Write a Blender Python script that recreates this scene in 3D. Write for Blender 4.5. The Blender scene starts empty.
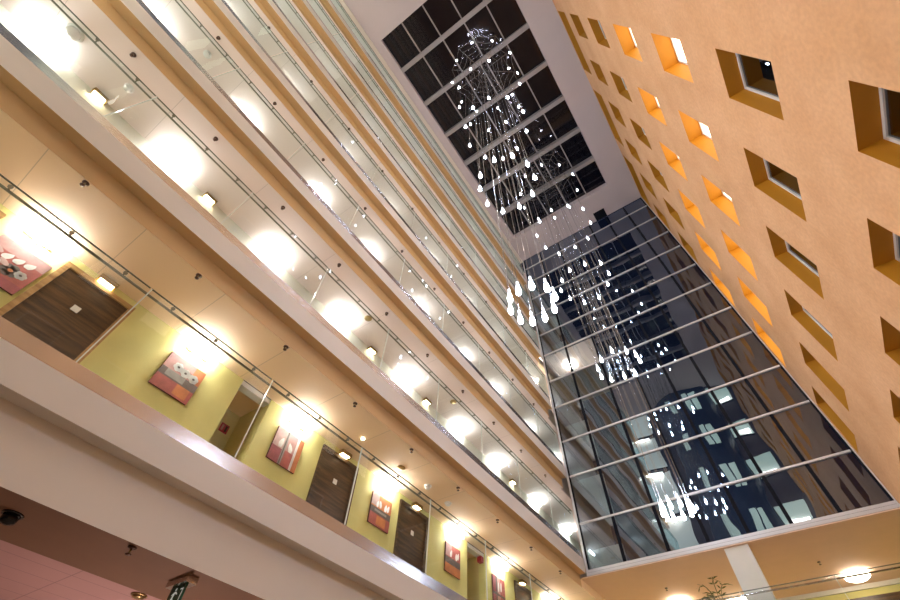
import bpy, bmesh, math, random
from mathutils import Matrix, Vector
random.seed(7)
SC = bpy.context.scene
COL = SC.collection
PI = math.pi

# ------------------------------------------------------------------ camera, world, lights, exposure
cam = bpy.data.objects.new('camera', bpy.data.cameras.new('camera'))
COL.objects.link(cam)
cam.data.sensor_width = 36.0
cam.data.lens = 421.19 / 900 * 36
cam.data.clip_start = 0.05
cam.data.clip_end = 300
RX = Vector((0.82041969, 0.57091076, 0.03118388))
RY = Vector((-0.44418545, 0.67075366, -0.59396028))
RZ = Vector((-0.36001501, 0.47344529, 0.80388976))
cam.matrix_world = Matrix((RX, -RY, -RZ)).transposed().to_4x4()
SC.camera = cam

world = bpy.data.worlds.new('night_sky')
SC.world = world
world.use_nodes = True
world.node_tree.nodes['Background'].inputs[0].default_value = (0.010, 0.014, 0.03, 1)
world.node_tree.nodes['Background'].inputs[1].default_value = 1.0

SC.view_settings.view_transform = 'Standard'
SC.view_settings.look = 'None'
SC.view_settings.exposure = 0.0
SC.view_settings.gamma = 1.0
SC.view_settings.use_curve_mapping = False


def spot(name, loc, target, power, color, angle=110, blend=0.9, radius=0.12):
    l = bpy.data.lights.new(name, 'SPOT')
    l.energy = power
    l.color = color
    l.spot_size = math.radians(angle)
    l.spot_blend = blend
    l.shadow_soft_size = radius
    o = bpy.data.objects.new(name, l)
    COL.objects.link(o)
    o.location = loc
    o.rotation_euler = (Vector(target) - Vector(loc)).to_track_quat('-Z', 'Y').to_euler()
    return o


WARM = (1.0, 0.87, 0.78)
# unseen fill spots added behind the camera to brighten the tall orange wall
for x, z, p in ((-2.6, 3.5, 900), (-2.6, 8.0, 800), (-1.5, 12.2, 580)):
    spot('added_wall_fill', (x, -4.7, z), (3.145, 4.5, z + 1.0), p, WARM, 76)
for yy, pw in ((3.6, 200), (9.5, 260)):                            # added upward fill, no fixture, for the ceilings under the lowest gallery
    spot('added_lobby_fill', (-7.5, yy, -1.0), (-7.0, yy, 2.0), pw, (1.0, 0.72, 0.62), 140)

# ------------------------------------------------------------------ materials
MATS = {}


def nodemat(name):
    m = bpy.data.materials.new(name)
    m.use_nodes = True
    MATS[name] = m
    nt = m.node_tree
    return m, nt, nt.nodes['Principled BSDF']


def mat(name, col, rough=0.6, metal=0.0, vary=0.06, scale=3.0, emit=None, strength=0.0, bump=0.0, spec=0.5):
    m, nt, b = nodemat(name)
    b.inputs['Roughness'].default_value = rough
    b.inputs['Metallic'].default_value = metal
    b.inputs['Specular IOR Level'].default_value = spec
    if vary > 0:
        tc = nt.nodes.new('ShaderNodeTexCoord')
        nz = nt.nodes.new('ShaderNodeTexNoise')
        nz.inputs['Scale'].default_value = scale
        nz.inputs['Detail'].default_value = 6
        rp = nt.nodes.new('ShaderNodeValToRGB')
        rp.color_ramp.elements[0].position = 0.3
        rp.color_ramp.elements[1].position = 0.7
        rp.color_ramp.elements[0].color = tuple(c * (1 - vary) for c in col) + (1,)
        rp.color_ramp.elements[1].color = tuple(min(1, c * (1 + vary)) for c in col) + (1,)
        nt.links.new(tc.outputs['Object'], nz.inputs['Vector'])
        nt.links.new(nz.outputs['Fac'], rp.inputs['Fac'])
        nt.links.new(rp.outputs['Color'], b.inputs['Base Color'])
        if bump > 0:
            bp = nt.nodes.new('ShaderNodeBump')
            bp.inputs['Strength'].default_value = bump
            bp.inputs['Distance'].default_value = 0.02
            nt.links.new(nz.outputs['Fac'], bp.inputs['Height'])
            nt.links.new(bp.outputs['Normal'], b.inputs['Normal'])
    else:
        b.inputs['Base Color'].default_value = tuple(col) + (1,)
    if emit:
        b.inputs['Emission Color'].default_value = tuple(emit) + (1,)
        b.inputs['Emission Strength'].default_value = strength
    return m


def jointed(name, col, axis, period, offset, width=0.012, rough=0.7, dark=0.72):
    """a painted board surface with fine joints across it"""
    m, nt, b = nodemat(name)
    b.inputs['Roughness'].default_value = rough
    tc = nt.nodes.new('ShaderNodeTexCoord')
    sp = nt.nodes.new('ShaderNodeSeparateXYZ')
    nt.links.new(tc.outputs['Object'], sp.inputs[0])
    facs = []
    for ax, pr, of in zip(axis, period, offset):
        a = nt.nodes.new('ShaderNodeMath'); a.operation = 'SUBTRACT'
        nt.links.new(sp.outputs[ax], a.inputs[0]); a.inputs[1].default_value = of
        p = nt.nodes.new('ShaderNodeMath'); p.operation = 'PINGPONG'
        nt.links.new(a.outputs[0], p.inputs[0]); p.inputs[1].default_value = pr / 2
        c = nt.nodes.new('ShaderNodeMath'); c.operation = 'LESS_THAN'
        nt.links.new(p.outputs[0], c.inputs[0]); c.inputs[1].default_value = width / 2
        facs.append(c)
    f = facs[0]
    for g in facs[1:]:
        mx = nt.nodes.new('ShaderNodeMath'); mx.operation = 'MAXIMUM'
        nt.links.new(f.outputs[0], mx.inputs[0]); nt.links.new(g.outputs[0], mx.inputs[1]); f = mx
    mix = nt.nodes.new('ShaderNodeMix'); mix.data_type = 'RGBA'
    nt.links.new(f.outputs[0], mix.inputs['Factor'])
    mix.inputs['A'].default_value = tuple(col) + (1,)
    mix.inputs['B'].default_value = tuple(c * dark for c in col) + (1,)
    nt.links.new(mix.outputs['Result'], b.inputs['Base Color'])
    return m


def wood(name, c0, c1, axis='Z', scale=9.0, rough=0.4):
    m, nt, b = nodemat(name)
    b.inputs['Roughness'].default_value = rough
    tc = nt.nodes.new('ShaderNodeTexCoord')
    mp = nt.nodes.new('ShaderNodeMapping')
    s = {'X': (scale, 1, 1), 'Y': (1, scale, 1), 'Z': (1, 1, scale)}[axis]
    mp.inputs['Scale'].default_value = s
    nz = nt.nodes.new('ShaderNodeTexNoise')
    nz.inputs['Scale'].default_value = 1.6
    nz.inputs['Detail'].default_value = 8
    rp = nt.nodes.new('ShaderNodeValToRGB')
    rp.color_ramp.elements[0].position = 0.35
    rp.color_ramp.elements[1].position = 0.68
    rp.color_ramp.elements[0].color = tuple(c0) + (1,)
    rp.color_ramp.elements[1].color = tuple(c1) + (1,)
    nt.links.new(tc.outputs['Object'], mp.inputs['Vector'])
    nt.links.new(mp.outputs['Vector'], nz.inputs['Vector'])
    nt.links.new(nz.outputs['Fac'], rp.inputs['Fac'])
    nt.links.new(rp.outputs['Color'], b.inputs['Base Color'])
    return m


def glassmat(name, tint, refl, rcol, ior=1.5, rough=0.0, base=0.0, graze=None):
    """thin architectural glass: tinted see-through (deeper tint along a longer path) plus fresnel mirror (base = mirror coating)"""
    m = bpy.data.materials.new(name)
    m.use_nodes = True
    MATS[name] = m
    nt = m.node_tree
    nt.nodes.clear()
    out = nt.nodes.new('ShaderNodeOutputMaterial')
    tr = nt.nodes.new('ShaderNodeBsdfTransparent'); tr.inputs[0].default_value = tuple(tint) + (1,)
    if graze:
        lw = nt.nodes.new('ShaderNodeLayerWeight'); lw.inputs['Blend'].default_value = 0.5
        mc = nt.nodes.new('ShaderNodeMix'); mc.data_type = 'RGBA'
        pw = nt.nodes.new('ShaderNodeMath'); pw.operation = 'POWER'; pw.inputs[1].default_value = 3.0
        nt.links.new(lw.outputs['Facing'], pw.inputs[0]); nt.links.new(pw.outputs[0], mc.inputs['Factor'])
        mc.inputs['A'].default_value = tuple(tint) + (1,)
        mc.inputs['B'].default_value = tuple(graze) + (1,)
        nt.links.new(mc.outputs['Result'], tr.inputs[0])
    gl = nt.nodes.new('ShaderNodeBsdfGlossy'); gl.inputs['Color'].default_value = tuple(rcol) + (1,)
    gl.inputs['Roughness'].default_value = rough
    fr = nt.nodes.new('ShaderNodeFresnel'); fr.inputs['IOR'].default_value = ior
    ma = nt.nodes.new('ShaderNodeMath'); ma.operation = 'MULTIPLY_ADD'
    ma.use_clamp = True
    nt.links.new(fr.outputs[0], ma.inputs[0])
    ma.inputs[1].default_value = refl
    ma.inputs[2].default_value = base
    mx = nt.nodes.new('ShaderNodeMixShader')
    nt.links.new(ma.outputs[0], mx.inputs[0])
    nt.links.new(tr.outputs[0], mx.inputs[1])
    nt.links.new(gl.outputs[0], mx.inputs[2])
    nt.links.new(mx.outputs[0], out.inputs[0])
    return m


def stucco(name):
    m, nt, b = nodemat(name)
    b.inputs['Roughness'].default_value = 0.85
    b.inputs['Specular IOR Level'].default_value = 0.2
    tc = nt.nodes.new('ShaderNodeTexCoord')
    n1 = nt.nodes.new('ShaderNodeTexNoise'); n1.inputs['Scale'].default_value = 0.9; n1.inputs['Detail'].default_value = 9
    n1.inputs['Roughness'].default_value = 0.65
    n2 = nt.nodes.new('ShaderNodeTexNoise'); n2.inputs['Scale'].default_value = 14; n2.inputs['Detail'].default_value = 4
    r1 = nt.nodes.new('ShaderNodeValToRGB')
    r1.color_ramp.elements[0].position = 0.32; r1.color_ramp.elements[1].position = 0.68
    r1.color_ramp.elements[0].color = (0.62, 0.335, 0.165, 1)
    r1.color_ramp.elements[1].color = (0.71, 0.41, 0.225, 1)
    mix = nt.nodes.new('ShaderNodeMix'); mix.data_type = 'RGBA'; mix.blend_type = 'MULTIPLY'
    r2 = nt.nodes.new('ShaderNodeValToRGB')
    r2.color_ramp.elements[0].position = 0.35; r2.color_ramp.elements[0].color = (0.90, 0.90, 0.90, 1)
    r2.color_ramp.elements[1].position = 0.65; r2.color_ramp.elements[1].color = (1, 1, 1, 1)
    for n in (n1, n2):
        nt.links.new(tc.outputs['Object'], n.inputs['Vector'])
    nt.links.new(n1.outputs['Fac'], r1.inputs['Fac']); nt.links.new(n2.outputs['Fac'], r2.inputs['Fac'])
    mix.inputs['Factor'].default_value = 1.0
    nt.links.new(r1.outputs['Color'], mix.inputs['A']); nt.links.new(r2.outputs['Color'], mix.inputs['B'])
    nt.links.new(mix.outputs['Result'], b.inputs['Base Color'])
    bp = nt.nodes.new('ShaderNodeBump'); bp.inputs['Strength'].default_value = 0.25; bp.inputs['Distance'].default_value = 0.01
    nt.links.new(n2.outputs['Fac'], bp.inputs['Height']); nt.links.new(bp.outputs['Normal'], b.inputs['Normal'])
    return m


def emitter(name, col, strength):
    return mat(name, (0.9, 0.9, 0.9), 0.4, vary=0, emit=col, strength=strength)


M_STUCCO = stucco('orange_stucco')
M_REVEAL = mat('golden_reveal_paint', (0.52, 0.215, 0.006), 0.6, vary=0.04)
M_FASCIA = mat('white_fascia_paint', (0.76, 0.70, 0.63), 0.55, vary=0.02, scale=1.0)
M_BEAM = mat('beam_with_bounce_tint', (0.60, 0.395, 0.19), 0.55, vary=0.02, scale=1.0)  # warm bounce from the orange wall painted into the soffit and beam colour
M_CEIL1 = jointed('peach_ceiling_board', (0.90, 0.68, 0.46), (1,), (1.39,), (-1.70,), 0.012)
M_CEIL3 = mat('rose_peach_ceiling_paint', (0.80, 0.56, 0.42), 0.7, vary=0.02)
M_CEIL2 = jointed('rose_white_ceiling_board', (0.86, 0.74, 0.70), (1,), (2.08,), (-1.70,), 0.010)
M_WALLG = mat('olive_green_plaster', (0.68, 0.63, 0.25), 0.8, vary=0.10, scale=1.2)
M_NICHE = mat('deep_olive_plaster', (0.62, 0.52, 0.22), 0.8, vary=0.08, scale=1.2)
M_WALLU = mat('cream_gallery_plaster', (0.76, 0.74, 0.62), 0.8, vary=0.05, scale=1.2)
M_FLOOR = mat('gallery_carpet', (0.62, 0.51, 0.38), 0.95, vary=0.1, scale=9)
M_STEEL = mat('brushed_steel', (0.62, 0.58, 0.56), 0.24, 1.0, vary=0.02, scale=2)
M_RAIL = mat('dark_bronze_rail', (0.22, 0.20, 0.15), 0.35, 0.8, vary=0)
M_GLASS = glassmat('balustrade_glass', (0.93, 0.96, 0.96), 0.5, (0.95, 0.98, 1.0), graze=(0.42, 0.78, 0.86))
M_GEDGE = mat('pale_glass_edge', (0.75, 0.80, 0.76), 0.15, vary=0, emit=None)
M_GTOP = mat('dark_glass_edge', (0.13, 0.13, 0.10), 0.2, vary=0)
M_CURTAIN = glassmat('dark_curtain_wall_glass', (0.35, 0.42, 0.52), 1.0, (0.74, 0.86, 1.0), base=0.17)
_nt = M_CURTAIN.node_tree
_tc = _nt.nodes.new('ShaderNodeTexCoord'); _nz = _nt.nodes.new('ShaderNodeTexNoise'); _bp = _nt.nodes.new('ShaderNodeBump')
_nz.inputs['Scale'].default_value = 0.7; _nz.inputs['Detail'].default_value = 1.0
_bp.inputs['Strength'].default_value = 0.5; _bp.inputs['Distance'].default_value = 0.02
_nt.links.new(_tc.outputs['Object'], _nz.inputs['Vector']); _nt.links.new(_nz.outputs['Fac'], _bp.inputs['Height'])
for _n in _nt.nodes:
    if _n.type == 'BSDF_GLOSSY':
        _nt.links.new(_bp.outputs['Normal'], _n.inputs['Normal'])
M_SKYGL = glassmat('skylight_glass', (0.30, 0.28, 0.30), 1.0, (0.80, 0.70, 0.68), base=0.015, rough=0.05)
M_WINGL = glassmat('dark_window_glass', (0.25, 0.25, 0.28), 1.0, (0.7, 0.75, 0.85), base=0.15)
M_MULLW = mat('pale_aluminium', (0.62, 0.60, 0.62), 0.4, 0.3, vary=0)
M_MULLD = mat('black_gasket', (0.012, 0.013, 0.018), 0.9, vary=0, spec=0.05)
M_MAUVE = mat('mauve_ceiling_paint', (0.62, 0.54, 0.56), 0.8, vary=0.03, scale=0.6)
M_SKYFR = mat('grey_skylight_frame', (0.36, 0.33, 0.34), 0.5, 0.2, vary=0)
M_WHITEFR = mat('white_window_frame', (0.80, 0.80, 0.80), 0.4, vary=0)
M_LITWIN = emitter('lit_curtain', (1.0, 0.84, 0.62), 3.2)
M_BULB = emitter('led_bulb_glass', (0.70, 0.80, 1.0), 112.0)
M_NECK = emitter('lit_bulb_neck', (0.78, 0.87, 1.0), 1.6)
M_CORD = mat('steel_cord', (0.50, 0.50, 0.54), 0.25, 0.9, vary=0)
M_PLAMP = emitter('picture_lamp_tube', (1.0, 0.98, 0.94), 215.0)
M_SCONCE = emitter('sconce_diffuser', (1.0, 0.80, 0.52), 40.0)
M_BOWL = emitter('bowl_diffuser', (1.0, 0.90, 0.72), 16.0)
M_DOOR = wood('dark_walnut', (0.026, 0.012, 0.005), (0.10, 0.05, 0.018), 'Z', 14)
M_DFRAME = wood('honey_wood_frame', (0.28, 0.15, 0.05), (0.50, 0.31, 0.12), 'Z', 10)
M_BROWN = mat('brown_bulkhead_paint', (0.24, 0.13, 0.08), 0.7, vary=0.04)
M_PINK = jointed('rose_ceiling_panel', (0.58, 0.35, 0.35), (0, 1), (0.42, 1.05), (-6.60, 2.02), 0.014, dark=0.7)
M_BLACK = mat('black_plastic', (0.012, 0.012, 0.014), 0.12, vary=0)
M_WHITEP = mat('white_plastic', (0.80, 0.78, 0.74), 0.4, vary=0)
M_BRASS = mat('dull_brass', (0.42, 0.30, 0.14), 0.35, 0.9, vary=0)
M_SPR = mat('dark_bronze_sprinkler', (0.10, 0.05, 0.035), 0.4, 0.4, vary=0)
M_RED = mat('alarm_red', (0.35, 0.02, 0.04), 0.4, vary=0)
M_STONE = mat('lobby_stone', (0.50, 0.40, 0.30), 0.35, vary=0.12, scale=0.8)
M_PILLAR = mat('grey_white_pillar_paint', (0.72, 0.70, 0.64), 0.6, vary=0.03)
M_NAVY = mat('navy_tower_cladding', (0.05, 0.08, 0.15), 0.35, vary=0.05)
M_SLATE = mat('slate_back_wall', (0.16, 0.15, 0.17), 0.6, vary=0.05)
M_PANEG = emitter('lit_room_green_white', (0.62, 0.85, 0.66), 1.5)
M_PANEW = emitter('lit_lobby_white', (0.74, 0.82, 0.68), 1.2)
M_LEAF = mat('palm_leaf', (0.10, 0.11, 0.03), 0.5, vary=0.2)
M_POT = mat('terracotta_pot', (0.34, 0.16, 0.09), 0.7, vary=0.1)
M_GREEN = mat('exit_green', (0.01, 0.10, 0.05), 0.4, vary=0)
M_GLOWW = mat('exit_white', (0.85, 0.85, 0.82), 0.4, vary=0, emit=(0.9, 1, 0.9), strength=0.25)
PA = {}
for n_, c_ in {'red': (0.42, 0.09, 0.07), 'crimson': (0.33, 0.06, 0.07), 'rose': (0.52, 0.27, 0.24), 'orange': (0.62, 0.20, 0.06),
               'umber': (0.12, 0.085, 0.07), 'grey': (0.30, 0.27, 0.24), 'white': (0.80, 0.76, 0.70), 'edge': (0.14, 0.035, 0.03),
               'pink': (0.60, 0.38, 0.33)}.items():
    PA[n_] = mat('paint_' + n_, tuple(v * 0.72 for v in c_), 0.7, vary=0.18, scale=9)


# ------------------------------------------------------------------ mesh helpers
class MB:
    def __init__(self):
        self.bm = bmesh.new()
        self.mats = []

    def mi(self, m):
        if m not in self.mats:
            self.mats.append(m)
        return self.mats.index(m)

    def face(self, pts, m, smooth=False):
        f = self.bm.faces.new([self.bm.verts.new(p) for p in pts])
        f.material_index = self.mi(m)
        f.smooth = smooth
        return f

    def box(self, x0, x1, y0, y1, z0, z1, m, mats=None):
        v = [self.bm.verts.new(p) for p in ((x0, y0, z0), (x1, y0, z0), (x1, y1, z0), (x0, y1, z0),
                                            (x0, y0, z1), (x1, y0, z1), (x1, y1, z1), (x0, y1, z1))]
        idx = {'-z': (0, 3, 2, 1), '+z': (4, 5, 6, 7), '-y': (0, 1, 5, 4), '+x': (1, 2, 6, 5), '+y': (2, 3, 7, 6), '-x': (3, 0, 4, 7)}
        for k, q in idx.items():
            f = self.bm.faces.new([v[i] for i in q])
            f.material_index = self.mi((mats or {}).get(k, m))
        return self

    def tube(self, p, q, r, m, seg=8, r2=None, caps=True, smooth=True):
        p = Vector(p); q = Vector(q); d = (q - p).normalized()
        a = d.orthogonal().normalized(); b = d.cross(a)
        r2 = r if r2 is None else r2
        A = []; B = []
        for i in range(seg):
            t = 2 * PI * i / seg
            o = a * math.cos(t) + b * math.sin(t)
            A.append(self.bm.verts.new(p + o * r)); B.append(self.bm.verts.new(q + o * r2))
        k = self.mi(m)
        for i in range(seg):
            j = (i + 1) % seg
            f = self.bm.faces.new((A[i], A[j], B[j], B[i])); f.material_index = k; f.smooth = smooth
        if caps:
            f = self.bm.faces.new(list(reversed(A))); f.material_index = k
            f = self.bm.faces.new(B); f.material_index = k
        return self

    def path(self, pts, r, m, seg=6):
        for a, b in zip(pts[:-1], pts[1:]):
            self.tube(a, b, r, m, seg)
        return self

    def lathe(self, c, prof, m, seg=20, axis='z'):
        """prof: (radius, height) pairs"""
        k = self.mi(m); rings = []
        for r, h in prof:
            ring = []
            for i in range(seg):
                t = 2 * PI * i / seg
                u, v = r * math.cos(t), r * math.sin(t)
                p = (c[0] + u, c[1] + v, c[2] + h) if axis == 'z' else (c[0] + h, c[1] + u, c[2] + v)
                ring.append(self.bm.verts.new(p))
            rings.append(ring)
        for A, B in zip(rings[:-1], rings[1:]):
            for i in range(seg):
                j = (i + 1) % seg
                f = self.bm.faces.new((A[i], A[j], B[j], B[i])); f.material_index = k; f.smooth = True
        for ring, rev in ((rings[0], True), (rings[-1], False)):
            f = self.bm.faces.new(list(reversed(ring)) if rev else ring); f.material_index = k
        return self

    def extrude_y(self, poly, y0, y1, m, edge_mats=None):
        """poly in (x, z), extruded along y"""
        A = [self.bm.verts.new((x, y0, z)) for x, z in poly]
        B = [self.bm.verts.new((x, y1, z)) for x, z in poly]
        n = len(poly)
        for i in range(n):
            j = (i + 1) % n
            f = self.bm.faces.new((A[i], A[j], B[j], B[i]))
            f.material_index = self.mi((edge_mats or {}).get(i, m))
        for ring in (A, list(reversed(B))):
            f = self.bm.faces.new(ring); f.material_index = self.mi(m)
        return self

    def build(self, name, parent=None, normals=True):
        if normals:
            bmesh.ops.recalc_face_normals(self.bm, faces=self.bm.faces)
        me = bpy.data.meshes.new(name)
        self.bm.to_mesh(me)
        self.bm.free()
        for m in self.mats:
            me.materials.append(m)
        o = bpy.data.objects.new(name, me)
        COL.objects.link(o)
        if parent:
            o.parent = parent
        return o


def empty(name, loc, parent=None):
    o = bpy.data.objects.new(name, None)
    o.empty_display_size = 0.2
    COL.objects.link(o)
    o.location = loc
    if parent:
        o.parent = parent
    return o


def tag(o, label, cat, group=None, kind=None):
    o['label'] = label
    o['category'] = cat
    if group:
        o['group'] = group
    if kind:
        o['kind'] = kind
    return o


def struct(o, label=None, cat=None):
    o['kind'] = 'structure'
    if label:
        o['label'] = label
    if cat:
        o['category'] = cat
    return o


def copy_tree(o, parent=None):
    c = o.copy()
    COL.objects.link(c)
    if parent:
        c.parent = parent
    for ch in o.children:
        copy_tree(ch, c)
    return c


ORD = ['first', 'second', 'third', 'fourth', 'fifth', 'sixth', 'seventh', 'eighth', 'ninth', 'tenth', 'eleventh', 'twelfth',
       'thirteenth', 'fourteenth']

# ------------------------------------------------------------------ main dimensions
XF = -5.153          # face of the galleries
XB = -5.36           # beam face behind the fascia
XW = -6.74           # back wall of the galleries
XR = 3.145           # tall orange wall
YG = 14.765          # glass end wall
YN = -5.0            # wall behind the camera
YE = 20.0            # far end of the corridors behind the glass wall
ZL = 5.64            # ceiling of the lounge under the glass wall
ZC = 25.0            # atrium ceiling
GROUND = -1.6
LEV = 3.28


def zf(k):            # underside of the steel edge strip at gallery k
    return 2.90 + LEV * k


def zc(k):            # ceiling of gallery k
    return 5.39 + LEV * k


# ------------------------------------------------------------------ setting: floor, galleries
struct(MB().box(-9.5, 6, YN - 4, 24, GROUND - 0.3, GROUND, M_STONE).build('floor'))

for k in range(7):
    f = zf(k)
    fb = f - (0.36 if k == 0 else 0.43)
    cz = zc(k - 1) if k > 0 else 1.90
    # fascia and beam of the slab edge
    b = MB()
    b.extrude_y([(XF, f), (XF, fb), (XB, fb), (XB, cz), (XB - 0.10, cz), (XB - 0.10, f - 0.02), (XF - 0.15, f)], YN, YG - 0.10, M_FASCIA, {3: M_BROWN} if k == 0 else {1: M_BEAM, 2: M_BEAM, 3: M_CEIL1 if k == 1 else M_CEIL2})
    if k == 0:
        # the slab edge turns the corner under the glass wall
        b.box(XF, 6, 14.30, 14.50, fb, f, M_FASCIA)
        b.box(XF, 6, 14.50, 14.65, 1.90, f - 0.02, M_FASCIA)
    struct(b.build('trim_%d' % (k + 1)), 'white slab edge of the %s gallery from the bottom' % ORD[k], 'slab edge')
    # floor slab
    b = MB()
    b.box(XW, XB - 0.10, YN, YE, (cz + 0.08) if k else 2.3, f + 0.06, M_FLOOR)
    if k == 0:
        b.box(XB - 0.10, 6, 14.66, YE, 2.3, f + 0.06, M_FLOOR)
    struct(b.build('gallery_floor'))
    # ceiling of the gallery above this floor
    cm = M_CEIL1 if k == 0 else M_CEIL2
    top = zc(k)
    if k == 6:
        top = 24.72
    b = MB()
    b.box(XW, XB - 0.10, YN, YE, top, top + 0.08, cm)
    if k == 0:
        b.box(XB - 0.10, XB, YG - 0.10, YE, top, ZL, cm)
    struct(b.build('ceiling_%d' % (k + 2)))
    if k == 0:
        struct(MB().box(XB, 6, YG - 0.06, YE, ZL, ZL + 0.03, M_CEIL3).build('ceiling_10'), 'peach lounge ceiling below the glass end wall', 'ceiling')

# top edge above the last gallery
struct(MB().extrude_y([(XF, ZC), (XF, 24.86), (XB, 24.86), (XB, 24.70), (XB - 0.1, 24.70), (XB - 0.1, ZC)], YN, YG, M_FASCIA)
       .build('trim_8'), 'white edge where the atrium ceiling meets the topmost gallery', 'slab edge')

# back walls of the galleries
N1 = [(2.56, 3.24), (10.22, 11.10)]                     # niches of the lowest gallery
for k in range(7):
    z0, z1 = zf(k) + 0.06, (zc(k) if k < 6 else 24.72)
    b = MB()
    wm = M_WALLG if k == 0 else M_WALLU
    if k == 0:
        ys = [YN] + [v for n in N1 for v in n] + [YE]
        for i in range(0, len(ys), 2):
            b.box(XW - 0.20, XW, ys[i], ys[i + 1], z0, z1, wm)
        for y0, y1 in N1:
            b.box(XW - 0.20, XW - 0.02, y0, y1, z1 - 0.10, z1, M_WHITEP)
            b.box(XW - 0.95, XW - 0.20, y0 - 0.15, y0, z0, z1, M_NICHE)
            b.box(XW - 0.95, XW - 0.20, y1, y1 + 0.15, z0, z1, M_NICHE)
            b.box(XW - 1.05, XW - 0.95, y0 - 0.15, y1 + 0.15, z0, z1, M_NICHE)
            b.box(XW - 0.95, XW - 0.20, y0, y1, z1 - 0.02, z1 + 0.06, M_CEIL1)
    else:
        b.box(XW - 0.20, XW, YN, YE, z0, z1, wm)
    struct(b.build('wall_left'))
    struct(MB().box(XW, XF if k else 6, YE, YE + 0.15, z0, z1, wm).build('wall_corridor_end'))

# ground storey under the lowest gallery
struct(MB().box(-6.54, XB - 0.10, YN, YE, 1.90, 2.2, M_BROWN).build('ceiling_1'), 'brown bulkhead ceiling under the lowest gallery', 'ceiling')
struct(MB().box(-9.5, -6.54, YN, YE, 1.96, 2.2, M_PINK).build('ceiling_9'), 'rose panelled lobby ceiling under the lowest gallery', 'ceiling')
struct(MB().box(-9.7, -9.5, YN, YE, GROUND, 2.2, M_WALLU).build('wall_lobby'))
struct(MB().box(-9.5, 6, YE, YE + 0.2, GROUND, 2.3, M_WALLU).build('wall_far'))

# ------------------------------------------------------------------ atrium ceiling with the skylight
SX0, SX1, SY0, SY1 = -4.74, 1.74, -0.72, 12.9
b = MB()
for x0, x1, y0, y1 in ((XF - 2.5, SX0, YN, YG), (SX1, XR + 0.4, YN, YG), (SX0, SX1, YN, SY0), (SX0, SX1, SY1, YG)):
    b.box(x0, x1, y0, y1, ZC, ZC + 0.5, M_MAUVE)
b.box(0.25, 0.95, 14.15, 14.74, ZC - 0.04, ZC, M_MULLD)
struct(b.build('ceiling'))
sky = struct(empty('window_1', ((SX0 + SX1) / 2, (SY0 + SY1) / 2, ZC + 0.3)), 'dark gridded skylight in the mauve ceiling', 'skylight')
sky.location = (0, 0, 0)
MB().box(SX0, SX1, SY0, SY1, ZC + 0.42, ZC + 0.46, M_SKYGL).build('pane', sky)
for i in range(7):
    y = 0.98 + 2.0 * i
    if y < SY1 - 0.2:
        MB().box(SX0, SX1, y - 0.11, y + 0.11, ZC + 0.02, ZC + 0.40, M_SKYFR).build('beam', sky)
for i in range(1, 5):
    x = SX0 + (SX1 - SX0) / 5 * i
    MB().box(x - 0.03, x + 0.03, SY0, SY1, ZC + 0.30, ZC + 0.41, M_SKYFR).build('glazing_bar', sky)

# ------------------------------------------------------------------ tall orange wall with its recessed windows
WY = [3.22 + 2.08 * i for i in range(-4, 6)]
WZ = [5.55, 8.79, 12.03, 15.30, 18.60, 21.87]
WH, WW = 1.70, 0.98
rects = []
for iz, zt in enumerate(WZ):
    for iy, y in enumerate(WY):
        rects.append((y, y + WW, zt - WH, zt, iz, iy))
for iy in range(0, len(WY), 2):
    y = WY[iy]
    rects.append((y, y + 2.08 + WW, 23.1, 24.75, 6, iy))
ybr = sorted({YN, YG + 0.0} | {round(v, 4) for r in rects for v in r[:2]})
zbr = sorted({GROUND, ZC} | {round(v, 4) for r in rects for v in r[2:4]})
b = MB()
for y0, y1 in zip(ybr[:-1], ybr[1:]):
    for z0, z1 in zip(zbr[:-1], zbr[1:]):
        cy, cz_ = (y0 + y1) / 2, (z0 + z1) / 2
        if any(r[0] < cy < r[1] and r[2] < cz_ < r[3] for r in rects):
            continue
        for x in (XR, XR + 0.40):
            b.face([(x, y0, z0), (x, y1, z0), (x, y1, z1), (x, y0, z1)], M_STUCCO)
bmesh.ops.remove_doubles(b.bm, verts=b.bm.verts, dist=1e-4)
struct(b.build('wall_right', normals=False), 'tall orange stucco wall pierced by square windows', 'wall')
struct(MB().box(XR, XR + 0.4, YG, YE, GROUND, ZL, M_WALLG).build('wall_right'))
ROWN = ['lowest', 'second', 'third', 'fourth', 'fifth', 'sixth', 'topmost']
wn = 1
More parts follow.
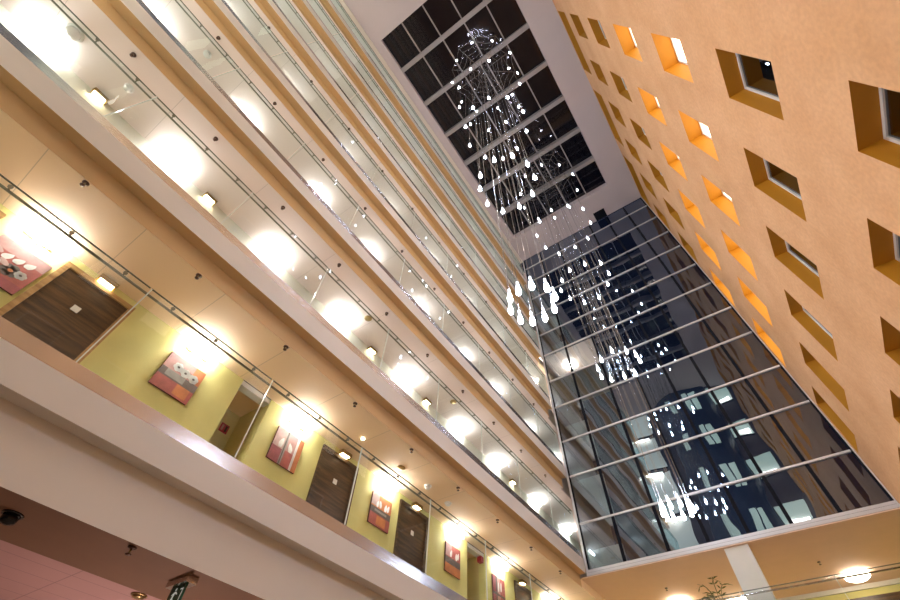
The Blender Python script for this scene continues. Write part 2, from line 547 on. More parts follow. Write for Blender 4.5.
for y0, y1, z0, z1, iz, iy in rects:
    wn += 1
    lit = iz in (2, 3)
    D = 0.38 if lit else 0.30
    w = empty('window_%d' % wn, (XR, (y0 + y1) / 2, z0))
    struct(w, '%s recessed window in the %s row of the orange wall, square number %s along' % (
        'lit amber' if lit else 'dark', ROWN[iz], ORD[iy]), 'window')
    ox, oy, oz = w.location
    def L(x): return x - ox
    r = MB()
    for f in ([(XR, y0, z0), (XR + D, y0, z0), (XR + D, y1, z0), (XR, y1, z0)],
              [(XR, y0, z1), (XR, y1, z1), (XR + D, y1, z1), (XR + D, y0, z1)],
              [(XR, y0, z0), (XR, y0, z1), (XR + D, y0, z1), (XR + D, y0, z0)],
              [(XR, y1, z0), (XR + D, y1, z0), (XR + D, y1, z1), (XR, y1, z1)]):
        r.face([(p[0] - ox, p[1] - oy, p[2] - oz) for p in f], M_REVEAL)
    r.build('reveal', w, normals=False)
    fr = MB(); t = 0.045
    for a in ((y0, y1, z0, z0 + t), (y0, y1, z1 - t, z1), (y0, y0 + t, z0 + t, z1 - t), (y1 - t, y1, z0 + t, z1 - t)):
        fr.box(XR + D - 0.03 - ox, XR + D + 0.03 - ox, a[0] - oy, a[1] - oy, a[2] - oz, a[3] - oz, M_WHITEFR)
    fr.build('frame', w)
    MB().box(XR + D - 0.005 - ox, XR + D + 0.005 - ox, y0 + t - oy, y1 - t - oy, z0 + t - oz, z1 - t - oz,
             M_LITWIN if lit else M_WINGL).build('pane', w)

# ------------------------------------------------------------------ glass end wall
gw = struct(empty('window_100', (0, YG, 0)), 'tall dark reflecting glass end wall with pale transoms', 'glass wall')
TR = [5.78, 7.30, 9.06, 10.60, 12.36, 13.90, 15.66, 17.22, 18.98, 20.52, 22.28, 23.84, 24.95]
MX = [XF + 0.02, -3.87, -2.50, -1.36, -0.28, 0.80, 1.95, XR]
for z0, z1 in zip(TR[:-1], TR[1:]):
    for x0, x1 in zip(MX[:-1], MX[1:]):
        p = MB()
        ax_, az_ = random.uniform(-1, 1) * 0.0025, random.uniform(-1, 1) * 0.0025
        q = []
        for dy in (0.03, 0.05):
            for x, z in ((x0, z0), (x1, z0), (x1, z1), (x0, z1)):
                q.append((x, dy + (x - (x0 + x1) / 2) * ax_ + (z - (z0 + z1) / 2) * az_, z))
        p.face([q[0], q[1], q[2], q[3]], M_CURTAIN)
        p.build('pane', gw, normals=False)
for i, z in enumerate(TR[1:-1]):
    MB().box(XF + 0.02, XR, -0.02, 0.03, z - 0.032, z + 0.032, M_MULLW).build('transom', gw)
MB().box(XF + 0.02, XR, -0.06, 0.04, 5.68, 5.76, M_MULLW).box(XF + 0.02, XR, -0.02, 0.04, 5.78, 5.86, M_MULLW)\
    .box(XF + 0.02, XR, -0.02, 0.04, 5.76, 5.78, M_MULLD).build('bottom_frame', gw)
for x in MX[1:-1]:
    MB().box(x - 0.05, x + 0.05, 0.005, 0.028, 5.86, 24.95, M_MULLD).build('mullion', gw)
MB().box(XF, XF + 0.075, -0.03, 0.03, 5.68, 24.95, M_MULLW).box(XF + 0.075, XF + 0.12, -0.02, 0.03, 5.86, 24.95, M_MULLD).build('jamb', gw)
MB().box(XR - 0.035, XR - 0.002, -0.03, 0.03, 5.68, 24.95, M_MULLW).box(XR - 0.08, XR - 0.035, -0.02, 0.03, 5.86, 24.95, M_MULLD).build('jamb', gw)
# the slab edge that carries the glass wall
struct(MB().box(XF, XR + 0.4, YG - 0.045, YG + 0.30, ZL + 0.03, 5.68, M_MULLD).build('trim_9'), 'dark slab edge under the glass end wall', 'slab edge')

# a lit room behind the glass wall
rm = MB()
x0, x1, y0, y1, z0, z1 = -5.10, -2.55, YG + 0.12, YG + 2.2, 13.95, 15.62
rm.face([(x0, y1, z0), (x1, y1, z0), (x1, y1, z1), (x0, y1, z1)], M_PILLAR)
rm.face([(x0, y0, z1), (x1, y0, z1), (x1, y1, z1), (x0, y1, z1)], M_CEIL2)
rm.face([(x0, y0, z0), (x1, y0, z0), (x1, y1, z0), (x0, y1, z0)], M_FLOOR)
rm.face([(x1, y0, z0), (x1, y1, z0), (x1, y1, z1), (x1, y0, z1)], M_PILLAR)
struct(rm.build('wall_room', normals=False))
lm = MB().lathe((-4.2, YG + 1.2, 15.42), [(0.02, 0.0), (0.14, 0.02), (0.16, 0.10), (0.05, 0.19)], emitter('room_lamp_glow', (1.0, 0.86, 0.66), 160.0))
tag(lm.build('ceiling_lamp'), 'small glowing ceiling lamp in the lit room behind the glass wall', 'lamp')

# ------------------------------------------------------------------ wall behind the camera (seen mirrored in the glass)
b = MB()
b.box(-9.5, XR + 0.4, YN - 0.3, YN, GROUND, ZC, M_SLATE)
struct(b.build('wall_back'))
tw = MB(); pts = []
for i in range(13):
    t = PI * i / 12
    pts.append((-0.6 - 2.1 * math.cos(t), YN + 0.01 + 0.9 * math.sin(t)))
tw_ = [(p[0], p[1]) for p in pts]
for a, c in zip(tw_[:-1], tw_[1:]):
    tw.face([(a[0], a[1], GROUND), (c[0], c[1], GROUND), (c[0], c[1], ZC), (a[0], a[1], ZC)], M_NAVY, True)
struct(tw.build('wall_tower', normals=False), 'rounded navy lift tower behind the camera', 'tower')
for k in range(7):
    z = zf(k) + 0.5
    for j, (xa, xb, zz, zt, mm) in enumerate(((-6.3, -3.7, z - 0.4, z + 2.5, M_PANEW), (1.55, 2.95, z + 0.3, z + 1.7, M_PANEG))):
        o = empty('lit_opening', (0, 0, 0))
        struct(o)
        MB().box(xa, xb, YN + 0.0, YN + 0.03, zz, zt, mm).build('pane', o)
        MB().box(xa, xb, YN + 0.0, YN + 0.05, zz - 0.08, zz, M_MULLD).build('frame', o)
        if j == 1:
            MB().box(xa + 0.3, xb - 0.2, YN + 0.1, YN + 0.2, zz + 0.1, zz + 0.28, M_BOWL).build('lamp', o)
        if j == 0:
            MB().box(xa + 0.5, xb - 0.5, YN + 0.2, YN + 0.35, zt - 0.2, zt - 0.05, M_BOWL).build('lamp', o)
    for xa, xb in ((-0.15, 0.25), (0.35, 0.75), (-1.75, -1.35)):
        yy = YN + 0.01 + 0.9 * math.sqrt(max(0, 1 - ((max(abs(xa + 0.6), abs(xb + 0.6))) / 2.1) ** 2))
        o = empty('lit_opening', (0, 0, 0)); struct(o)
        MB().box(xa, xb, yy, yy + 0.12, z, z + 1.5, M_PANEG).build('pane', o)

# ------------------------------------------------------------------ balustrades
def balustrade(k, label):
    f = zf(k)
    root = empty('glass_balustrade', (XF, 0, f))
    tag(root, label, 'balustrade', 'glass balustrades along the galleries')
    X = XF
    def T(mb, name):
        return mb.build(name, root)
    T(MB().box(-0.14, -0.012, YN, YG - 0.10, 0.004, 0.185, M_STEEL), 'base_strip')
    ys = [YN] + [y for y in [0.28 + 2.08 * i for i in range(-3, 8)] if YN < y < YG - 0.3] + [YG - 0.10]
    for y0, y1 in zip(ys[:-1], ys[1:]):
        g = MB()
        xa, xb, za, zb = -0.048, -0.032, 0.19, 1.55
        g.face([(xb, y0 + 0.008, za), (xb, y1 - 0.008, za), (xb, y1 - 0.008, zb), (xb, y0 + 0.008, zb)], M_GLASS)
        g.box(xa, xb + 0.001, y0 + 0.008, y0 + 0.022, za, zb, M_GEDGE)
        g.box(xa - 0.002, xb + 0.002, y0 + 0.008, y1 - 0.008, zb, zb + 0.010, M_GTOP)
        T(g, 'glass_panel')
    T(MB().tube((-0.105, YN, 1.50), (-0.105, YG - 0.10, 1.50), 0.017, M_RAIL, 8), 'handrail')
    y = -0.05 - 0.69 * 7
    first = None
    while y < YG - 0.2:
        if y > YN + 0.1:
            if first is None:
                first = MB().tube((-0.105, 0, 0), (-0.04, 0, 0), 0.012, M_RAIL, 6).tube((-0.04, 0, 0), (-0.02, 0, 0), 0.026, M_RAIL, 8).build('bracket', root)
                first.location = (0, y, 1.50)
            else:
                c = first.copy(); COL.objects.link(c); c.parent = root; c.location = (0, y, 1.50)
        y += 0.69
    return root


for k in range(7):
    balustrade(k, 'glass balustrade with dark handrail along the %s gallery from the bottom' % ORD[k])

# balustrade of the lounge under the glass wall
rt = tag(empty('glass_balustrade', (0, 14.32, zf(0))), 'glass balustrade across the lounge below the glass end wall', 'balustrade')
MB().box(XF + 0.1, XR - 0.02, 0.0, 0.12, 0.004, 0.185, M_STEEL).build('base_strip', rt)
xs = [XF + 0.1, -3.2, -1.12, 0.96, XR - 0.02]
for x0, x1 in zip(xs[:-1], xs[1:]):
    g = MB()
    g.face([(x0 + .008, 0.03, 0.19), (x1 - .008, 0.03, 0.19), (x1 - .008, 0.03, 1.55), (x0 + .008, 0.03, 1.55)], M_GLASS)
    g.box(x0 + .008, x0 + .022, 0.03, 0.046, 0.19, 1.55, M_GEDGE)
    g.box(x0 + .008, x1 - .008, 0.028, 0.048, 1.55, 1.564, M_GTOP)
    g.build('glass_panel', rt)
MB().tube((XF + 0.1, 0.11, 1.50), (XR - 0.02, 0.11, 1.50), 0.021, M_STEEL, 8).build('handrail', rt)
for i in range(12):
    x = -4.8 + 0.69 * i
    MB().tube((x, 0.11, 1.50), (x, 0.04, 1.50), 0.012, M_RAIL, 6).build('bracket', rt)

# ------------------------------------------------------------------ lounge under the glass wall
struct(MB().box(-6.7, XR, 19.40, 19.55, zf(0) + 0.06, ZL, M_WALLG).build('wall_lounge'), 'yellow green back wall of the lounge', 'wall')
struct(MB().box(XB, XR, 19.32, 19.40, ZL - 0.12, ZL, M_PILLAR).build('trim_10'))
cab = tag(empty('wood_panelling', (2.2, 19.37, zf(0) + 0.06)), 'dark wood panelled unit with a pale panel on the lounge back wall', 'panelling')
MB().box(-1.0, 0.9, -0.12, 0, 0, 2.35, M_DOOR).build('body', cab)
MB().box(-0.9, 0.05, -0.14, -0.12, 0.3, 2.05, M_WALLU).build('pale_panel', cab)
MB().box(0.05, 0.09, -0.15, -0.12, 0.2, 2.10, M_DFRAME).box(0.7, 0.74, -0.15, -0.12, 0.2, 2.10, M_DFRAME).build('batten', cab)
struct(MB().box(-1.07, -0.44, 14.80, 15.35, zf(0) + 0.06, ZL, M_PILLAR).build('pillar'), 'pale square pillar under the glass end wall', 'pillar')


def bowl(x, y, r, label):
    o = tag(empty('bowl_ceiling_lamp', (x, y, ZL)), label, 'ceiling lamp', 'bowl lamps on the lounge ceiling')
    MB().lathe((0, 0, 0), [(r * 0.5, 0), (r * 0.5, -0.04), (r * 0.45, -0.05)], M_BRASS).build('base', o)
    MB().lathe((0, 0, 0), [(r * 0.9, -0.045), (r, -0.06), (r * 0.93, -0.13), (r * 0.6, -0.19), (r * 0.1, -0.21)], M_BOWL).build('diffuser', o)
    return o


bowl(1.77, 18.3, 0.34, 'glowing white bowl lamp on the lounge ceiling near the orange wall')
bowl(-3.28, 17.9, 0.34, 'glowing white bowl lamp on the lounge ceiling below the left half of the glass wall')
bowl(-1.62, 18.9, 0.34, 'glowing white bowl lamp on the lounge ceiling just left of the pillar')


def sprinkler(x, y, z, label, group):
    o = tag(empty('sprinkler_head', (x, y, z)), label, 'sprinkler', group)
    MB().lathe((0, 0, 0), [(0.045, 0), (0.045, -0.012), (0.02, -0.02)], M_SPR, 12).build('escutcheon', o)
    MB().tube((0, 0, -0.015), (0, 0, -0.06), 0.012, M_BRASS, 8).lathe((0, 0, -0.06), [(0.012, 0), (0.032, -0.008), (0.032, -0.014), (0.01, -0.02)], M_SPR, 10).build('deflector', o)
    return o


sprinkler(1.0, 16.98, ZL, 'small sprinkler head on the lounge ceiling right of the pillar', 'sprinklers on the lounge ceiling')
sprinkler(-3.31, 16.7, ZL, 'small sprinkler head on the lounge ceiling left of the pillar', 'sprinklers on the lounge ceiling')
for k in range(4):
    n = 0
    for i in range(10, -4, -1):
        y = (-1.18 if k == 0 else -0.86) + 1.80 * i
        if y < YG - 0.4 and y > -4.6:
            n += 1
            sprinkler(-5.41 if k == 0 else -5.52, y, zc(k), '%s sprinkler from the glass wall at the ceiling edge over the %s gallery' % (ORD[n - 1], ORD[k]),
                      'sprinklers along the gallery ceilings')

# potted plant by the pillar
pl = tag(empty('potted_plant', (-1.75, 15.2, zf(0) + 0.06)), 'thin leafy plant in a pot beside the pale pillar', 'plant')
MB().lathe((0, 0, 0), [(0.16, 0), (0.22, 0.38), (0.20, 0.40)], M_POT).build('pot', pl)
st = MB(); lf = MB()
rnd = random.Random(3)
for i in range(9):
    a = rnd.uniform(0, 2 * PI); h = rnd.uniform(1.6, 2.15) if i else 2.30; sp = rnd.uniform(0.2, 0.6)
    pts = []
    for j in range(9):
        t = j / 8
        rr = sp * t ** 2.2
        pts.append(Vector((rr * math.cos(a), rr * math.sin(a), 0.36 + (h - 0.36) * math.sin(t * PI * 0.55) / math.sin(PI * 0.55))))
    st.path(pts, 0.009, M_LEAF, 5)
    for j in range(4, 9):
        for s in (-1, 1):
            d = (pts[j] - pts[j - 1]).normalized(); sd = d.cross(Vector((0, 0, 1))).normalized() * s
            p0 = pts[j]; tip = p0 + sd * 0.14 + d * 0.12 - Vector((0, 0, 0.05)); mid = (p0 + tip) / 2
            w_ = d * 0.022
            lf.face([p0, mid + w_, tip, mid - w_], M_LEAF)
            lf.face([p0 + Vector((0, 0, .003)), mid - w_ + Vector((0, 0, .003)), tip + Vector((0, 0, .003)), mid + w_ + Vector((0, 0, .003))], M_LEAF)
st.build('stem', pl); lf.build('foliage', pl, normals=False)

# ------------------------------------------------------------------ doors of the lowest gallery
F1 = zf(0) + 0.06
DOORS = [(-0.66, 0.42, 'honey'), (4.72, 5.79, 'dark'), (7.30, 8.39, 'dark'), (12.75, 13.80, 'dark')]
for i, (y0, y1, kind) in enumerate(DOORS):
    d = struct(empty('door_%d' % (i + 1), (XW, (y0 + y1) / 2, F1)), 'dark walnut door, %s from the left on the lowest gallery' % ORD[i], 'door')
    hw = (y1 - y0) / 2; H = 5.24 - F1
    fm = M_DFRAME if kind == 'honey' else M_DOOR
    MB().box(0, 0.05, -hw, -hw + 0.075, 0, H, fm).box(0, 0.05, hw - 0.075, hw, 0, H, fm).box(0, 0.05, -hw + 0.075, hw - 0.075, H - 0.075, H, fm).build('frame', d)
    MB().box(0, 0.02, -hw + 0.075, hw - 0.075, 0, H - 0.075, M_DOOR).build('leaf', d)
    MB().box(0.02, 0.028, -0.05, 0.05, 1.66, 1.76, M_WHITEP).build('number_plate', d)
    MB().tube((0.02, hw - 0.16, 1.0), (0.07, hw - 0.16, 1.0), 0.012, M_STEEL).tube((0.07, hw - 0.16, 1.0), (0.07, hw - 0.30, 1.0), 0.011, M_STEEL).build('handle', d)
dd = struct(empty('door_5', (XW, -2.1, F1)), 'honey framed door at the left end of the lowest gallery', 'door')
MB().box(0, 0.05, -0.45, 0.55, 2.20, 2.30, M_DFRAME).box(0, 0.05, 0.47, 0.55, 0, 2.20, M_DFRAME).box(0, 0.05, -0.53, -0.45, 0, 2.30, M_DFRAME).build('frame', dd)
MB().box(0, 0.02, -0.45, 0.47, 0, 2.2, M_DFRAME).build('leaf', dd)

# ------------------------------------------------------------------ paintings
def blossom(mb, x, y, z, r, m, core, petals=6):
    for i in range(petals):
        a = 2 * PI * i / petals + 0.3
        cy_, cz_ = y + 0.55 * r * math.cos(a), z + 0.55 * r * math.sin(a)
        mb.face([(x, cy_ + 0.5 * r * math.cos(t), cz_ + 0.45 * r * math.sin(t)) for t in [2 * PI * j / 10 for j in range(10)]], m)
    mb.face([(x + 0.001, y + 0.28 * r * math.cos(t), z + 0.24 * r * math.sin(t)) for t in [2 * PI * j / 10 for j in range(10)]], core)


def drop(mb, x, y, z, w, h, m, lean=0.0):
    """a rounded, pointed petal"""
    L = []; R = []
    for j in range(8):
        t = j / 7
        hw = w * 0.5 * math.sin(PI * min(1, 0.16 + 0.84 * t) ) ** 0.8
        c = y + lean * t * t
        L.append((x, c - hw, z + h * t)); R.append((x, c + hw, z + h * t))
    mb.face(L + R[::-1][1:], m)


def painting(yc, style, label, w=0.66, h=0.67, zc_=4.665):
    p = tag(empty('painting', (XW, yc, zc_)), label, 'painting', 'paintings along the lowest gallery')
    MB().box(0.004, 0.035, -w / 2, w / 2, -h / 2, h / 2, PA['edge']).build('canvas', p)
    a = MB(); x = 0.0355
    def rect(u0, u1, v0, v1, m, lift=0.0):
        a.box(x + lift - 0.0004, x + lift + 0.0004, -w / 2 + u0 * w, -w / 2 + u1 * w, -h / 2 + v0 * h, -h / 2 + v1 * h, PA[m])
    def P(u, v): return -w / 2 + u * w, -h / 2 + v * h
    if style == 'poppies':
        rect(0, 1, 0.52, 1, 'rose'); rect(0.72, 1, 0.55, 1, 'orange', .0005); rect(0, 1, 0.34, 0.56, 'umber', .0008); rect(0.15, 0.65, 0.38, 0.56, 'grey', .001)
        rect(0, 1, 0, 0.34, 'red', .0005); rect(0.55, 0.9, 0.05, 0.34, 'orange', .0009)
        for u, v, r in ((0.34, 0.72, 0.085), (0.56, 0.68, 0.085), (0.80, 0.66, 0.085)):
            y, z = P(u, v); blossom(a, x + 0.003, y, z, r, PA['white'], PA['umber'])
    elif style == 'bouquet':
        rect(0, 1, 0, 1, 'red'); rect(0, 1, 0.72, 1, 'rose', .0005); rect(0.5, 1, 0, 0.2, 'crimson', .0006)
        y, z = P(0.62, 0.40); blossom(a, x + .002, y, z, 0.11, PA['umber'], PA['orange'])
        y, z = P(0.80, 0.42); blossom(a, x + .003, y, z, 0.07, PA['white'], PA['umber'])
        for u, v in ((0.55, 0.58), (0.74, 0.62), (0.36, 0.55), (0.3, 0.3)):
            y, z = P(u, v); drop(a, x + .004, y, z, 0.10, 0.12, PA['white'], 0.05)
        for u, v in ((0.45, 0.42), (0.2, 0.6)):
            y, z = P(u, v); drop(a, x + .0035, y, z, 0.12, 0.1, PA['pink'], -0.06)
    elif style == 'callas':
        rect(0, 0.36, 0.42, 1, 'pink'); rect(0, 0.42, 0, 0.42, 'crimson'); rect(0.36, 0.46, 0, 1, 'grey', .0006); rect(0.38, 0.42, 0, 1, 'umber', .001)
        rect(0.46, 0.76, 0, 0.45, 'red'); rect(0.46, 0.76, 0.45, 1, 'rose'); rect(0.76, 0.84, 0, 1, 'white', .0006); rect(0.84, 1, 0, 1, 'orange')
        y, z = P(0.25, 0.45); drop(a, x + .003, y, z, 0.10, 0.20, PA['white'], 0.03)
        y, z = P(0.62, 0.45); drop(a, x + .003, y, z, 0.10, 0.18, PA['white'], -0.05)
    elif style == 'lilies':
        rect(0, 1, 0.55, 1, 'orange'); rect(0, 0.35, 0.6, 1, 'pink', .0005); rect(0, 1, 0.36, 0.56, 'umber', .0008); rect(0.2, 0.8, 0.43, 0.50, 'grey', .001)
        rect(0, 1, 0, 0.36, 'red'); rect(0.35, 0.8, 0.05, 0.33, 'orange', .0006)
        for u, v, l in ((0.3, 0.58, 0.03), (0.45, 0.60, -0.02), (0.70, 0.58, 0.02), (0.82, 0.6, 0.03)):
            y, z = P(u, v); drop(a, x + .003, y, z, 0.08, 0.16, PA['white'], l)
    elif style == 'lilies2':
        rect(0, 1, 0.5, 1, 'red'); rect(0, 0.4, 0.55, 1, 'rose', .0005); rect(0, 1, 0.30, 0.52, 'umber', .0008); rect(0, 1, 0, 0.30, 'orange')
        for u, v, l in ((0.35, 0.56, 0.04), (0.72, 0.54, 0.0), (0.82, 0.6, 0.03)):
            y, z = P(u, v); drop(a, x + .003, y, z, 0.09, 0.17, PA['white'], l)
    else:
        rect(0, 0.25, 0, 1, 'crimson'); rect(0.25, 0.36, 0, 1, 'umber', .0005); rect(0.36, 0.6, 0, 1, 'rose'); rect(0.6, 1, 0, 1, 'red'); rect(0, 1, 0.3, 0.38, 'umber', .001)
        for u, v, l in ((0.45, 0.45, 0.02), (0.66, 0.5, 0.02)):
            y, z = P(u, v); drop(a, x + .003, y, z, 0.07, 0.25, PA['white'], l)
    a.build('painted_face', p, normals=False)
    return p


painting(-1.04, 'bouquet', 'red painting with a pale bouquet left of the honey framed door')
painting(1.595, 'poppies', 'painting of three white poppies over a dark band on red')
painting(3.93, 'callas', 'painting split into upright red panels with two white callas and a pale stripe')
painting(6.69, 'lilies', 'orange painting with white lilies between the two dark doors')
painting(9.51, 'lilies2', 'red painting with pale flowers just before the second niche')
painting(11.78, 'bars', 'painting of dark and red upright bars just past the second niche')
painting(14.9, 'lilies', 'orange painting of white lilies at the far end of the lowest gallery')


# ------------------------------------------------------------------ picture lamps, sconces
def picture_lamp_proto():
    o = empty('picture_lamp', (0, 0, 0))
    MB().box(0, 0.02, -0.05, 0.05, -0.09, -0.03, M_STEEL).build('wall_plate', o)
    MB().path([(0.01, -0.20, -0.06), (0.15, -0.24, -0.01)], 0.008, M_STEEL).path([(0.01, 0.20, -0.06), (0.15, 0.24, -0.01)], 0.008, M_STEEL)\
        .tube((0.02, -0.2, -0.06), (0.02, 0.2, -0.06), 0.01, M_STEEL).build('arm', o)
    MB().tube((0.15, -0.27, 0), (0.15, 0.27, 0), 0.022, M_PLAMP, 8).build('tube', o)
    return o


LAMPY = [-3.75, -1.08, 1.595, 3.96, 6.72, 9.52, 11.85, 14.9, 17.6]
proto = None
for k in range(7):
    for j, y in enumerate(LAMPY):
        if proto is None:
            proto = picture_lamp_proto(); o = proto
        else:
            o = copy_tree(proto)
        o.location = (XW, y, min(zc(k), 24.72) - 0.11)
        if k == 0:
            nm = 'bright tube lamp on the lowest gallery wall ' + (
                'left of the honey framed end door', 'above the red bouquet painting', 'above the three poppies painting', 'above the two callas painting',
                'above the white lilies painting', 'above the painting just before the second niche', 'above the upright bars painting',
                'near the far corridor end', 'at the very end of the corridor')[j]
        else:
            nm = 'bright tube lamp, %s from the left on the %s gallery from the bottom' % (ORD[j], ORD[k])
        tag(o, nm, 'wall lamp', 'tube lamps along the gallery walls')

proto = None
for k in range(7):
    for j, y in enumerate((-2.62, -0.12, 5.30, 7.88, 13.2)):
        if k == 0 and j == 0:
            continue
        if proto is None:
            o = proto = empty('door_lamp', (0, 0, 0))
            MB().box(0, 0.14, -0.14, -0.11, -0.06, 0.02, M_BRASS).box(0, 0.14, 0.11, 0.14, -0.06, 0.02, M_BRASS)\
                .box(0, 0.14, -0.11, 0.11, 0.0, 0.02, M_BRASS).box(0.12, 0.14, -0.11, 0.11, -0.06, 0.0, M_BRASS).build('housing', o)
            MB().box(0.01, 0.118, -0.108, 0.108, -0.05, -0.004, M_SCONCE).build('diffuser', o)
        else:
            o = copy_tree(proto)
        o.location = (XW, y, min(zc(k), 24.72) - 0.06)
        if k == 0:
            nm = 'small square warm lamp over ' + ('', 'the honey framed door', 'the first dark door', 'the second dark door', 'the farthest dark door')[j] + ' on the lowest gallery'
        else:
            nm = 'small square warm wall lamp, %s from the left on the %s gallery from the bottom' % (ORD[j], ORD[k])
        tag(o, nm, 'wall lamp', 'square lamps over the gallery doors')


# ------------------------------------------------------------------ small ceiling fittings
def disc(name, x, y, z, r, h, m, label, cat, ring=M_WHITEP):
    o = tag(empty(name, (x, y, z)), label, cat)
    MB().lathe((0, 0, 0), [(r, 0), (r, -0.012), (r * 0.8, -0.016)], ring).build('ring', o)
    MB().lathe((0, 0, -0.014), [(r * 0.78, 0), (r * 0.7, -h), (r * 0.2, -h * 1.3)], m).build('dome', o)
    return o


disc('ceiling_speaker', -6.05, 6.45, zc(0), 0.10, 0.01, M_BRASS, 'round brown speaker on the lowest gallery ceiling', 'speaker', M_BRASS)
disc('smoke_detector', -5.98, 7.38, zc(0), 0.09, 0.05, M_WHITEP, 'white smoke detector on the lowest gallery ceiling nearer the speaker', 'detector')
disc('smoke_detector', -6.02, 8.27, zc(0), 0.09, 0.04, M_WHITEP, 'white smoke detector on the lowest gallery ceiling farther from the speaker', 'detector')
disc('downlight', -6.03, 5.14, zc(0), 0.05, 0.015, M_SCONCE, 'tiny downlight on the lowest gallery ceiling over the first dark door', 'downlight')
disc('globe_lamp', -6.08, -3.46, zc(1), 0.15, 0.10, M_WHITEP, 'white globe lamp on the second gallery ceiling', 'lamp')
disc('smoke_detector', -6.12, -2.40, zc(1), 0.09, 0.05, M_WHITEP, 'white smoke detector beside the globe lamp over the second gallery', 'detector')
disc('ceiling_speaker', -6.05, 4.4, zc(1), 0.10, 0.01, M_BRASS, 'round brown speaker on the second gallery ceiling', 'speaker', M_BRASS)
disc('ceiling_speaker', -6.05, 8.4, zc(1), 0.10, 0.01, M_BRASS, 'round brown speaker far along the second gallery ceiling', 'speaker', M_BRASS)
disc('smoke_detector', -6.05, -2.6, zc(2), 0.10, 0.05, M_WHITEP, 'white smoke detector on the third gallery ceiling', 'detector')
disc('dome_camera', -5.81, 0.90, 1.90, 0.095, 0.065, M_BLACK, 'black dome camera on the brown bulkhead ceiling', 'camera', M_BLACK)
disc('recessed_downlight', -6.85, 2.80, 1.96, 0.10, 0.02, M_BRASS, 'brass rimmed recessed downlight in the rose ceiling', 'downlight', M_BRASS)
sprinkler(-5.45, 1.92, 1.90, 'dark sprinkler head on the brown bulkhead beside the white beam', 'sprinklers')

# hanging exit sign
ex = tag(empty('exit_sign', (-5.72, 2.72, 1.90)), 'exit sign with running figure hanging from the brown bulkhead', 'sign')
MB().box(-0.20, 0.20, -0.07, 0.07, -0.07, 0.0, M_STEEL).build('housing', ex)
MB().box(-0.15, 0.13, -0.012, 0.012, -0.28, -0.07, M_GREEN).build('plate', ex)
pg = MB()
yv = -0.0135
def flat(pts): pg.face([(x, yv, z) for x, z in pts], M_GLOWW)
flat([(-0.03 + 0.016 * math.cos(t), -0.10 + 0.016 * math.sin(t)) for t in [2 * PI * i / 10 for i in range(10)]])
flat([(-0.05, -0.125), (-0.015, -0.12), (-0.03, -0.185), (-0.06, -0.18)])
flat([(-0.06, -0.18), (-0.03, -0.185), (0.005, -0.22), (-0.012, -0.235)])
flat([(-0.06, -0.18), (-0.04, -0.19), (-0.07, -0.245), (-0.10, -0.24)])
flat([(-0.015, -0.12), (0.03, -0.15), (0.022, -0.16), (-0.02, -0.14)])
flat([(-0.05, -0.125), (-0.085, -0.15), (-0.078, -0.16), (-0.045, -0.145)])
flat([(0.055, -0.10), (0.115, -0.10), (0.115, -0.25), (0.055, -0.25), (0.055, -0.235), (0.10, -0.235), (0.10, -0.115), (0.055, -0.115)])
pg.build('pictogram', ex, normals=False)

# signs in the niches
sg = tag(empty('alarm_sign', (XW - 0.95, 3.05, 4.98)), 'small dark red sign on the back wall of the first niche', 'sign')
MB().box(0, 0.012, -0.09, 0.09, -0.09, 0.09, M_RED).build('plate', sg)
MB().box(0.012, 0.014, -0.06, -0.02, -0.06, 0.06, PA['rose']).box(0.012, 0.014, 0.02, 0.06, -0.06, 0.06, M_BLACK).build('symbol', sg)
al = tag(empty('alarm_sounder', (XW - 0.1, 11.02, 5.22)), 'dark red alarm box hanging at the second niche', 'alarm')
MB().box(-0.05, 0.08, -0.07, 0.07, -0.07, 0.07, M_RED).build('body', al)
MB().box(-0.05, 0.08, -0.05, 0.05, 0.07, 0.10, M_WHITEP).build('mount', al)
sg = tag(empty('alarm_sign', (XW - 0.95, 10.75, 4.55)), 'small dark red sign on the back wall of the second niche', 'sign')
MB().box(0, 0.012, -0.07, 0.07, -0.09, 0.09, M_RED).build('plate', sg)

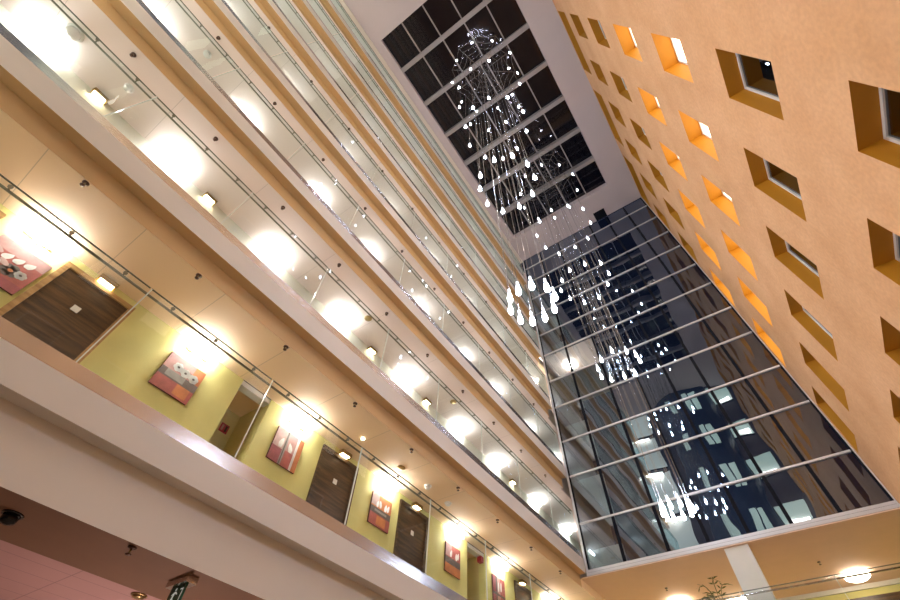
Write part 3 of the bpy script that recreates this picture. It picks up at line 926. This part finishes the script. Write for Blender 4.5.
# ------------------------------------------------------------------ chandeliers
def chandelier(cx, cy, zs, offs, label, web_r=1.62):
    zt = 24.45
    root = tag(empty('pendant_chandelier', (cx, cy, zt)), label, 'chandelier', 'cascading pendant chandeliers')
    web = MB()
    n = 10
    for i in range(n):
        a = 2 * PI * i / n
        web.tube((0, 0, 0), (web_r * math.cos(a), web_r * math.sin(a), 0), 0.010, M_CORD, 5)
        web.tube((web_r * math.cos(a), web_r * math.sin(a), 0), (web_r * math.cos(a) * 0.9, web_r * math.sin(a) * 0.9, ZC + 0.05 - zt), 0.006, M_CORD, 4)
        for q in (0.18, 0.34, 0.50, 0.66, 0.83, 1.0):
            p0 = Vector((web_r * q * math.cos(a), web_r * q * math.sin(a), 0)); p1 = Vector((web_r * q * math.cos(a + 2 * PI / n), web_r * q * math.sin(a + 2 * PI / n), 0))
            mid = (p0 + p1) / 2 * 0.95
            web.path([p0, mid, p1], 0.008, M_CORD, 5)
    web.build('canopy_web', root)
    yb0 = math.floor((cy - 0.98) / 2.0) * 2.0 + 0.98
    MB().box(-0.03, 0.03, yb0 - 0.08 - cy, yb0 + 2.08 - cy, ZC - zt - 0.06, ZC + 0.03 - zt, M_SKYFR).tube((0, 0, 0), (0, 0, ZC - zt - 0.05), 0.02, M_SKYFR).build('carrier_bar', root)
    neck = bulb = None
    for k, z in enumerate(zs):
        r = 0.305 * (k + 1)
        for i in range(10):
            a = math.radians(offs[k] + 36 * i + random.uniform(-3, 3))
            zz = z + random.uniform(-0.05, 0.05) * (k + 0.3)
            rr = r * random.uniform(0.97, 1.03)
            x, y = rr * math.cos(a), rr * math.sin(a)
            c = MB().tube((0, 0, 0.23), (0, 0, zt - zz), 0.004, M_CORD, 5).build('pendant', root)
            c.location = (x, y, zz - zt)
            if neck is None:
                neck = MB().lathe((0, 0, 0), [(0.006, 0.25), (0.018, 0.245), (0.018, 0.13)], M_NECK, 10).build('neck', c)
                bulb = MB().lathe((0, 0, 0), [(0.018, 0.14), (0.025, 0.10), (0.033, 0.05), (0.035, 0.01), (0.028, -0.022), (0.012, -0.036)], M_BULB, 12).build('bulb', c)
            else:
                for s in (neck, bulb):
                    o = s.copy(); COL.objects.link(o); o.parent = c
    return root


chandelier(-1.15, 3.34, [4.50, 8.80, 13.3, 17.9, 22.4], [10, 20, 0, 14, 28], 'cascading bulb chandelier whose lowest ring hangs in front of the white galleries')
chandelier(-1.24, 9.95, [4.62, 8.90, 13.2, 17.6, 22.0], [10, 24, 6, 18, 30], 'cascading bulb chandelier hanging in front of the dark glass end wall')
